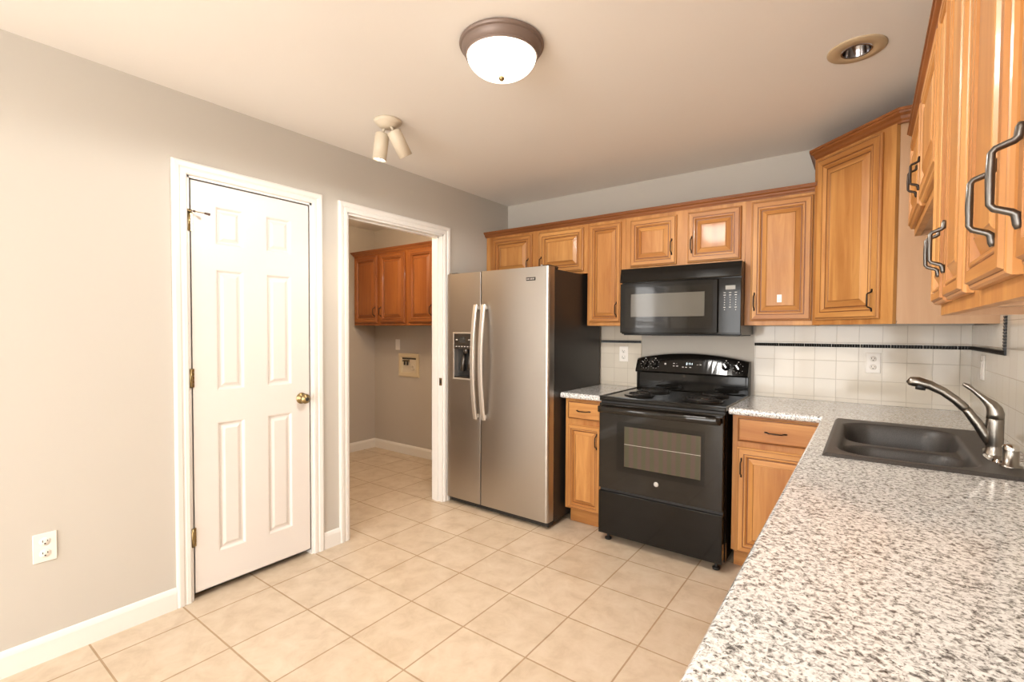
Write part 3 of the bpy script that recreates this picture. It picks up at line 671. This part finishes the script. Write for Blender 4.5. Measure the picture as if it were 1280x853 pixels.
# ------------------------------------------------------------ range
rg = thing('electric_range', 'black freestanding electric range with coil burners and arched back panel', 'range', (1.636, -0.35, 0))
RX0, RX1 = 1.264, 2.010
g = G(); g.box(RX0, RX1, -0.645, -0.025, 0.045, 0.884, M_BLK, 0.003); obj('body', g, rg, world=True)
g = G()
g.box(RX0-0.004, RX1+0.004, -0.690, -0.03, 0.886, 0.912, M_BLK, 0.006, 2)
g.sweep([(RX0-0.004, -0.690), (RX0-0.004, -0.10), (RX1+0.004, -0.10), (RX1+0.004, -0.690)], [(0.0, 0), (0.001, 0.006), (0.012, 0.006), (0.018, 0)], M_BLK, lambda u, v_, b_: Vector((u, v_, 0.911+b_)), closed=True)
obj('cooktop', g, rg, world=True)
for (bx, by, br_) in ((1.445, -0.490, 0.074), (1.445, -0.230, 0.094), (1.835, -0.490, 0.094), (1.835, -0.230, 0.074)):
    g = G(); g.lathe([(br_+0.022, 0.914), (br_+0.020, 0.918), (br_+0.012, 0.9175), (br_+0.002, 0.914), (br_*0.5, 0.9135), (0, 0.9135)], M_BOWL, Matrix.Translation((bx, by, 0)), 40)
    bu = obj('burner', g, rg, world=True)
    g = G(); pts = []; turns = 4 if br_ > 0.08 else 3
    for k in range(turns*28+1):
        t_ = k/(turns*28); a = 2*pi*turns*t_; r_ = 0.018+(br_-0.020)*t_; pts.append((bx+r_*cos(a), by+r_*sin(a), 0.924))
    g.tube(pts, 0.0042, M_COIL, 8); g.tube([(bx+br_-0.003, by, 0.924), (bx+br_+0.016, by, 0.918)], 0.0042, M_COIL, 8)
    g.lathe([(0, 0.927), (0.010, 0.927), (0.011, 0.924)], M_CHROME, Matrix.Translation((bx, by, 0)), 16)
    for q in range(3): a = 2*pi*q/3+0.5; g.tube([(bx, by, 0.919), (bx+br_*cos(a), by+br_*sin(a), 0.919)], 0.002, M_CHROME, 6)
    obj('coil', g, bu, world=True)
# backguard: arched panel
g = G(); N = 24; fr_p = []; xa, xb = RX0-0.002, RX1+0.002
def arch(x): t_ = (x-xa)/(xb-xa); return 1.128+0.043*(1-(2*t_-1)**2)
for k in range(N+1):
    x = xa+(xb-xa)*k/N; ins = 0.0
    fr_p.append([g.bm.verts.new(p) for p in ((x, -0.112, 1.030), (x, -0.118, 1.040), (x, -0.082, arch(x)-0.012), (x, -0.072, arch(x)-0.003), (x, -0.060, arch(x)), (x, -0.012, arch(x)), (x, -0.012, 1.030))])
for A, B in zip(fr_p, fr_p[1:]):
    for q in range(7): g.face([A[q], A[(q+1) % 7], B[(q+1) % 7], B[q]], M_BLK, q in (2, 3))
g.face(fr_p[0], M_BLK); g.face(fr_p[-1][::-1], M_BLK)
g.box(xa+0.016, xb-0.016, -0.085, -0.012, 0.915, 1.029, M_BLK, 0.003)
g.box(xa, xa+0.016, -0.092, -0.012, 0.905, 1.030, M_BLK, 0.003); g.box(xb-0.016, xb, -0.092, -0.012, 0.905, 1.030, M_BLK, 0.003)
bg = obj('control_panel', g, rg, world=True)
tilt = math.atan2(0.036, 0.10)
def panel_m(x, z):
    y = -0.118 + (z-1.040)*0.036/(0.11)
    return Matrix.Translation((x, y, z)) @ Matrix.Rotation(pi/2 - 0.31, 4, 'X')
for kx, kz in ((1.330, 1.088), (1.402, 1.090), (1.876, 1.092), (1.952, 1.086)):
    g = G(); mt = panel_m(kx, kz)
    g.lathe([(0, 0.022), (0.015, 0.022), (0.017, 0.020), (0.020, 0.006), (0.024, 0.004), (0.025, 0.0)], M_BLK, mt, 28)
    b = bmesh.new(); bmesh.ops.create_cube(b, size=1); g.add(b, M_BLK, mt @ Matrix.Translation((0, 0, 0.024)) @ Matrix.Rotation(0.6, 4, 'Z') @ Matrix.Diagonal((0.008, 0.032, 0.010, 1)))
    b = bmesh.new(); bmesh.ops.create_cube(b, size=1); g.add(b, M_MARK, mt @ Matrix.Rotation(0.6, 4, 'Z') @ Matrix.Translation((0, 0.010, 0.0295)) @ Matrix.Diagonal((0.003, 0.010, 0.001, 1)))
    obj('knob', g, bg, world=True)
    g = G()
    for q in range(9):
        a = radians(-60+q*37)
        b = bmesh.new(); bmesh.ops.create_cube(b, size=1); g.add(b, M_MARK, mt @ Matrix.Rotation(a, 4, 'Z') @ Matrix.Translation((0, 0.031, 0.001)) @ Matrix.Diagonal((0.003, 0.003, 0.0008, 1)))
    b = bmesh.new(); bmesh.ops.create_cube(b, size=1); g.add(b, M_MARK, mt @ Matrix.Translation((0, 0.042, 0.001)) @ Matrix.Diagonal((0.008, 0.006, 0.0008, 1)))
    obj('dial_marks', g, bg, world=True)
g = G()
def pm(x, z, w_, h_, m, d=0.0012):
    b = bmesh.new(); bmesh.ops.create_cube(b, size=1); g.add(b, m, panel_m(x, z) @ Matrix.Translation((0, 0, d/2)) @ Matrix.Diagonal((w_, h_, d, 1)))
for x, z in ((1.476, 1.098), (1.476, 1.092), (1.536, 1.100), (1.560, 1.100), (1.536, 1.083), (1.560, 1.083), (1.600, 1.078), (1.622, 1.078), (1.650, 1.078), (1.696, 1.098), (1.716, 1.098), (1.706, 1.106), (1.550, 1.112)):
    g = G(); pm(x, z, 0.012, 0.005, M_MARK); obj('button_label', g, bg, world=True)
g = G(); SEG = {'0': 'abcdef', '1': 'bc', '4': 'fgbc', ':': ':'}
def digit(x, z, ch, s_=0.010):
    h_ = s_; w_ = s_*0.55; L = {'a': (0, h_, w_, 0), 'd': (0, -h_, w_, 0), 'g': (0, 0, w_, 0), 'f': (-w_/2, h_/2, 0, h_), 'b': (w_/2, h_/2, 0, h_), 'e': (-w_/2, -h_/2, 0, h_), 'c': (w_/2, -h_/2, 0, h_)}
    if ch == ':': pm(x, z+0.004, 0.002, 0.002, M_CLOCK, 0.002); pm(x, z-0.004, 0.002, 0.002, M_CLOCK, 0.002); return
    for q in SEG[ch]: dx, dz, ww, hh = L[q]; pm(x+dx, z+dz*0.9, max(ww, 0.0022), max(hh, 0.0022), M_CLOCK, 0.002)
for x, ch in ((1.624, '0'), (1.634, ':'), (1.645, '4'), (1.658, '1')): digit(x, 1.101, ch, 0.0075)
obj('clock_display', g, bg, world=True)
# oven door
g = G(); g.box(RX0+0.002, RX1-0.004, -0.700, -0.650, 0.340, 0.874, M_BLKG, 0.005, 2); od = obj('oven_door', g, rg, world=True)
g = G(); g.box(1.385, 1.908, -0.7012, -0.6995, 0.462, 0.768, M_BLK); g.box(1.436, 1.888, -0.7022, -0.7010, 0.497, 0.742, M_OVWIN); g.box(1.436, 1.888, -0.7026, -0.7021, 0.633, 0.6345, M_MARK); obj('oven_window', g, od, world=True)
g = G(); g.lathe([(0, 0.003), (0.013, 0.003), (0.0145, 0.0)], M_MARK, Matrix.Translation((1.636, -0.700, 0.424)) @ Matrix.Rotation(pi/2, 4, 'X'), 28)
g.lathe([(0.0095, 0.0032), (0.0105, 0.0032)], M_LCD, Matrix.Translation((1.636, -0.700, 0.424)) @ Matrix.Rotation(pi/2, 4, 'X'), 28)
g.tube([(1.631, -0.7034, 0.427), (1.634, -0.7034, 0.420), (1.636, -0.7034, 0.428), (1.640, -0.7034, 0.421)], 0.0007, M_LCD, 6); obj('logo', g, od, world=True)
g = G(); pts = []
for k in range(25):
    t_ = k/24; pts.append((RX0+0.012+(RX1-RX0-0.026)*t_, -0.732-0.010*sin(pi*t_), 0.840))
rows = []
for x, y, z in pts: rows.append([g.bm.verts.new((x, y+a, z+b_)) for a, b_ in ((0.010, -0.020), (-0.006, -0.020), (-0.011, -0.014), (-0.011, 0.014), (-0.006, 0.020), (0.010, 0.018))])
for A, B in zip(rows, rows[1:]):
    for q in range(6): g.face([A[q], A[(q+1) % 6], B[(q+1) % 6], B[q]], M_BLKG, True)
g.face(rows[0][::-1], M_BLKG); g.face(rows[-1], M_BLKG)
g.box(RX0+0.012, RX0+0.045, -0.735, -0.699, 0.832, 0.858, M_BLKG, 0.003); g.box(RX1-0.047, RX1-0.014, -0.735, -0.699, 0.832, 0.858, M_BLKG, 0.003)
obj('handle', g, od, world=True)
g = G(); g.box(RX0+0.002, RX1-0.004, -0.702, -0.650, 0.052, 0.322, M_BLK, 0.005, 2); obj('storage_drawer', g, rg, world=True)
g = G(); g.box(RX0+0.006, RX1-0.006, -0.684, -0.645, 0.322, 0.342, M_BLKM); obj('gap_trim', g, rg, world=True); g = G(); g.box(RX0+0.004, RX1-0.004, -0.675, -0.645, 0.872, 0.888, M_BLKM); obj('vent_trim', g, rg, world=True)
for xx in (RX0+0.045, RX1-0.045):
    for yy in (-0.645, -0.09):
        g = G(); g.lathe([(0.020, 0.0), (0.022, 0.010), (0.014, 0.014), (0.008, 0.016), (0.008, 0.05)], M_BLKM, Matrix.Translation((xx, yy, 0)), 16, cap0=True); obj('foot', g, rg, world=True)

# ------------------------------------------------------------ microwave
mw = thing('microwave', 'black over-the-range microwave under the short cabinet', 'microwave', (1.644, -0.2, 1.3))
g = G(); g.box(1.264, 2.020, -0.372, -0.004, 1.304, 1.742, M_BLK, 0.003); g.box(1.275, 2.01, -0.36, -0.03, 1.296, 1.305, M_BLKM, 0.002); obj('body', g, mw, world=True)
g = G(); b = bmesh.new()
pf = [(-0.372, 1.648), (-0.404, 1.648), (-0.408, 1.655), (-0.400, 1.700), (-0.388, 1.740), (-0.372, 1.740)]
A = [b.verts.new((1.265, y, z)) for y, z in pf]; B = [b.verts.new((2.022, y, z)) for y, z in pf]
for i in range(6): b.faces.new([A[i], A[(i+1) % 6], B[(i+1) % 6], B[i]])
b.faces.new(A[::-1]); b.faces.new(B); g.add(b, M_BLK); obj('vent_panel', g, mw, world=True)
g = G(); g.box(1.266, 1.892, -0.402, -0.373, 1.312, 1.640, M_BLK, 0.004, 2); md = obj('door', g, mw, world=True)
g = G(); g.box(1.300, 1.862, -0.4032, -0.4018, 1.345, 1.612, M_BLKG); g.box(1.343, 1.816, -0.4040, -0.4030, 1.418, 1.568, M_MWWIN); obj('door_window', g, md, world=True)
g = G(); g.box(1.896, 2.022, -0.402, -0.373, 1.312, 1.640, M_BLK, 0.003, 2); cp = obj('keypad_panel', g, mw, world=True)
g = G(); g.box(1.935, 1.990, -0.4035, -0.4018, 1.573, 1.597, M_LCD); obj('display', g, cp, world=True)
g = G()
for r_ in range(8):
    for c_ in range(3):
        wd = 0.012 if r_ in (0, 1, 6) else 0.005
        if r_ == 7 and c_ == 1: continue
        xx = 1.931+c_*0.031; zz = 1.555-r_*0.0145; g.box(xx-wd/2, xx+wd/2, -0.4030, -0.4018, zz-0.0019, zz+0.0019, M_MARK)
obj('key_labels', g, cp, world=True)
g = G()
for k in range(5): g.box(1.45+k*0.08, 1.51+k*0.08, -0.30, -0.12, 1.2945, 1.2965, M_PEWTER)
obj('grease_filter', g, mw, world=True)

# ------------------------------------------------------------ sink
X0_, X1_, Y0_, Y1_ = 2.506, 3.018, -1.535, -0.710
def sstep(a, b, x): t_ = max(0, min(1, (x-a)/(b-a))); return t_*t_*(3-2*t_)
def rr_sd(x, y, cx, cy, hx, hy, r):
    qx, qy = abs(x-cx)-hx+r, abs(y-cy)-hy+r
    return math.hypot(max(qx, 0), max(qy, 0)) + min(max(qx, qy), 0) - r
def sink_z(x, y):
    e = min(x-X0_, X1_-x, y-Y0_, Y1_-y); z = 0.9075 + 0.010*sstep(0, 0.012, e)
    so = rr_sd(x, y, 2.728, -1.152, 0.183, 0.345, 0.10)      # shared opening, shallow step
    z -= 0.030*sstep(0.004, -0.016, so)
    for cy, hy in ((-0.975, 0.150), (-1.333, 0.150)):
        s_ = rr_sd(x, y, 2.728, cy, 0.165, hy, 0.085); z -= 0.150*sstep(0.010, -0.022, s_)
    return z
g = G(); NX, NY = 92, 148; vs_ = []
for i in range(NX+1):
    row = []
    for j in range(NY+1):
        x = X0_+(X1_-X0_)*i/NX; y = Y0_+(Y1_-Y0_)*j/NY; row.append(g.bm.verts.new((x, y, sink_z(x, y))))
    vs_.append(row)
for i in range(NX):
    for j in range(NY): g.face([vs_[i][j], vs_[i+1][j], vs_[i+1][j+1], vs_[i][j+1]], M_SINK, True)
tag(obj('sink', g), 'charcoal composite double-bowl drop-in sink set in the granite counter', 'sink')

# faucet
FX, FY, FZ = 2.966, -1.25, 0.9175
fc = thing('faucet', 'brushed nickel pull-out kitchen faucet behind the charcoal sink', 'faucet', (FX, FY, FZ))
g = G(); b = bmesh.new(); n_ = 40; low = []; top_ = []
for k in range(n_):
    a = 2*pi*k/n_; cx_, sy_ = cos(a), sin(a); yy = 0.100*sy_; xx = 0.027*math.copysign(abs(cx_)**0.7, cx_)
    low.append(b.verts.new((xx, yy, 0))); top_.append(b.verts.new((xx*0.86, yy*0.96, 0.008)))
b.faces.new(low[::-1]); b.faces.new(top_)
for k in range(n_): b.faces.new([low[k], low[(k+1) % n_], top_[(k+1) % n_], top_[k]])
g.add(b, M_CHROME); shade(obj('deck_plate', g, fc), 50)
g = G(); g.lathe([(0.027, 0.008), (0.026, 0.014), (0.0225, 0.022), (0.0215, 0.036), (0.0225, 0.040), (0.0225, 0.112), (0.0225, 0.122), (0.0215, 0.124)], M_NICKEL, None, 32)
obj('body', g, fc)
g = G(); g.tube([(0, 0, 0.124), (0.001, 0, 0.140), (-0.002, 0, 0.156), (-0.010, 0, 0.170), (-0.022, 0, 0.182), (-0.038, 0, 0.198), (-0.055, 0, 0.215), (-0.070, 0, 0.228), (-0.080, 0, 0.233)], [0.0222, 0.0222, 0.0205, 0.0165, 0.0115, 0.0085, 0.0070, 0.0078, 0.0050], M_NICKEL, 20); obj('lever', g, fc)
g = G(); g.tube([(-0.008, 0, 0.040), (-0.022, 0, 0.066), (-0.042, 0, 0.105), (-0.066, 0, 0.142), (-0.072, 0, 0.150)], [0.015, 0.0155, 0.0150, 0.0135, 0.0125], M_NICKEL, 20)
sp = obj('spout', g, fc)
g = G(); g.tube([(-0.070, 0, 0.147), (-0.076, 0, 0.155), (-0.098, 0, 0.178), (-0.130, 0, 0.204), (-0.165, 0, 0.223), (-0.195, 0, 0.232), (-0.215, 0, 0.232), (-0.226, 0, 0.226)], [0.0125, 0.0145, 0.0140, 0.0142, 0.0155, 0.0175, 0.0165, 0.0070], M_NICKEL, 20)
g.tube([(-0.188, 0, 0.222), (-0.190, 0, 0.205)], [0.0155, 0.0140], M_BLKM, 20); obj('spray_head', g, sp)
tb = thing('side_sprayer', 'short nickel cylinder on the sink deck beside the faucet', 'side sprayer', (2.982, -1.385, 0.9175))  # side spray holder: plain cylinder with a chrome cap
g = G(); g.lathe([(0.026, 0.0), (0.026, 0.004), (0.0185, 0.006), (0.0185, 0.050)], M_NICKEL, None, 28); obj('base', g, tb)
g = G(); g.lathe([(0.0195, 0.050), (0.0195, 0.060), (0.016, 0.066), (0, 0.068)], M_CHROME, None, 28); obj('cap', g, tb)

# ------------------------------------------------------------ ceiling fixtures
lp = thing('ceiling_lamp', 'lit flush dome ceiling lamp with bronze ring and finial', 'lamp', (1.456, -1.949, H))
g = G(); g.lathe([(0.120, 0.0), (0.158, 0.0), (0.163, -0.004), (0.164, -0.010), (0.161, -0.016), (0.154, -0.019), (0.153, -0.024), (0.151, -0.030), (0.145, -0.040), (0.141, -0.044), (0.141, -0.049), (0.138, -0.053), (0.133, -0.052), (0.131, -0.046)], M_LRING, None, 56); obj('ring', g, lp).data.set_sharp_from_angle(angle=radians(28))
g = G(); pr = [(0.134*cos(pi/2*k/12), -0.046-0.082*sin(pi/2*k/12)) for k in range(13)]; pr[-1] = (0, -0.128)
g.lathe(pr, M_LGLASS, None, 48); obj('glass_shade', g, lp)
g = G(); g.lathe([(0.010, -0.126), (0.012, -0.131), (0.010, -0.137), (0.005, -0.142), (0, -0.143)], M_BRASS, None, 20); obj('finial', g, lp)
light('ceiling_lamp_glow', 'SPOT', (1.456, -1.949, H-0.16), 78, (1.0, 0.965, 0.91), spot_size=radians(179), spot_blend=0.15, shadow_soft_size=0.12)

sf = thing('spotlight_fixture', 'cream two-head cylinder spotlight on the ceiling, one head lit', 'spotlight', (0.545, -1.765, H))
g = G(); g.lathe([(0.0, 0.0), (0.070, 0.0), (0.072, -0.010), (0.062, -0.020), (0.050, -0.024), (0.046, -0.034), (0.0, -0.036)], M_CREAM, None, 36); obj('canopy', g, sf)
for (p0, p1, lit) in (((-0.050, 0.004, -0.055), (-0.072, -0.001, -0.200), True), ((0.028, 0.012, -0.055), (0.040, 0.080, -0.160), False)):
    a, b_ = Vector(p0), Vector(p1); d = (b_-a).normalized(); mt = Matrix.Translation(a) @ d.to_track_quat('Z', 'Y').to_matrix().to_4x4(); L = 0.140
    g = G(); g.tube([(p0[0]*0.6, p0[1]*0.6, -0.030), p0], 0.007, M_CREAM, 10); g.lathe([(0, 0), (0.033, 0.001), (0.037, 0.006), (0.037, L), (0.034, L), (0.033, L-0.02)], M_CREAM, mt, 28)
    hd = obj('spot_head', g, sf); hd['label'] = 'lit cylinder head' if lit else 'unlit cylinder head'
    g = G(); g.lathe([(0.033, L-0.012), (0.020, L-0.006), (0, L-0.004)], M_BULB if lit else M_BULBOFF, mt, 24); obj('bulb', g, hd)
    if lit:
        q = Vector((0.545, -1.765, H)) + a + d*(L+0.02); l = light('spot_head_beam', 'SPOT', q, 9, WARM, spot_size=radians(95), spot_blend=0.7, shadow_soft_size=0.03); l.rotation_euler = d.to_track_quat('-Z', 'Y').to_euler()

rc = thing('recessed_light', 'round recessed ceiling light with tan trim ring, unlit', 'recessed light', (2.567, -1.108, H))
g = G(); g.lathe([(0.099, 0.0), (0.099, -0.003), (0.094, -0.006), (0.055, -0.0085), (0.052, -0.006)], M_TAN, None, 48); obj('trim_ring', g, rc)
g = G(); g.lathe([(0.052, -0.0085), (0.048, -0.0095), (0.046, -0.006), (0.046, 0.070), (0.0, 0.070)], M_CHROMED, None, 36); obj('reflector', g, rc)
g = G(); g.lathe([(0.0, 0.030), (0.020, 0.032), (0.030, 0.045), (0.026, 0.069)], M_BULBOFF, None, 28); obj('bulb', g, rc)

ll = thing('added_laundry_lamp', 'added unseen flush lamp giving the laundry room warm light', 'lamp', (-0.75, -1.15, H))  # out of view, added to light the laundry room
g = G(); g.lathe([(0.110, 0.0), (0.115, -0.012), (0.105, -0.022)], M_LRING, None, 36); obj('ring', g, ll)
g = G(); g.lathe([(0.103, -0.018), (0.095, -0.05), (0.06, -0.08), (0, -0.09)], M_LGLASS, None, 36); obj('glass_shade', g, ll)
light('added_laundry_glow', 'POINT', (-0.75, -1.15, H-0.16), 26, (1.0, 0.72, 0.45), shadow_soft_size=0.1)

pl = thing('added_uplight_bowl', 'added unseen frosted bowl that lights the ceiling behind the camera', 'lamp', (2.0, -5.2, H))  # out of view, added only for light bounced off the ceiling
g = G(); g.lathe([(0, 0), (0.06, 0), (0.06, -0.02), (0, -0.025)], M_LRING, None, 32); obj('canopy', g, pl)
g = G(); g.tube([(0, 0, -0.02), (0, 0, -0.50)], 0.005, M_LRING, 8); obj('rod', g, pl)
g = G(); g.lathe([(0.24*sin(a), -0.50-0.16*cos(a)) for a in [pi/2*k/12 for k in range(13)]] + [(0.232*sin(a), -0.50-0.150*cos(a)) for a in [pi/2*(12-k)/12 for k in range(13)]], M_LGLASS, None, 40); obj('glass_bowl', g, pl)
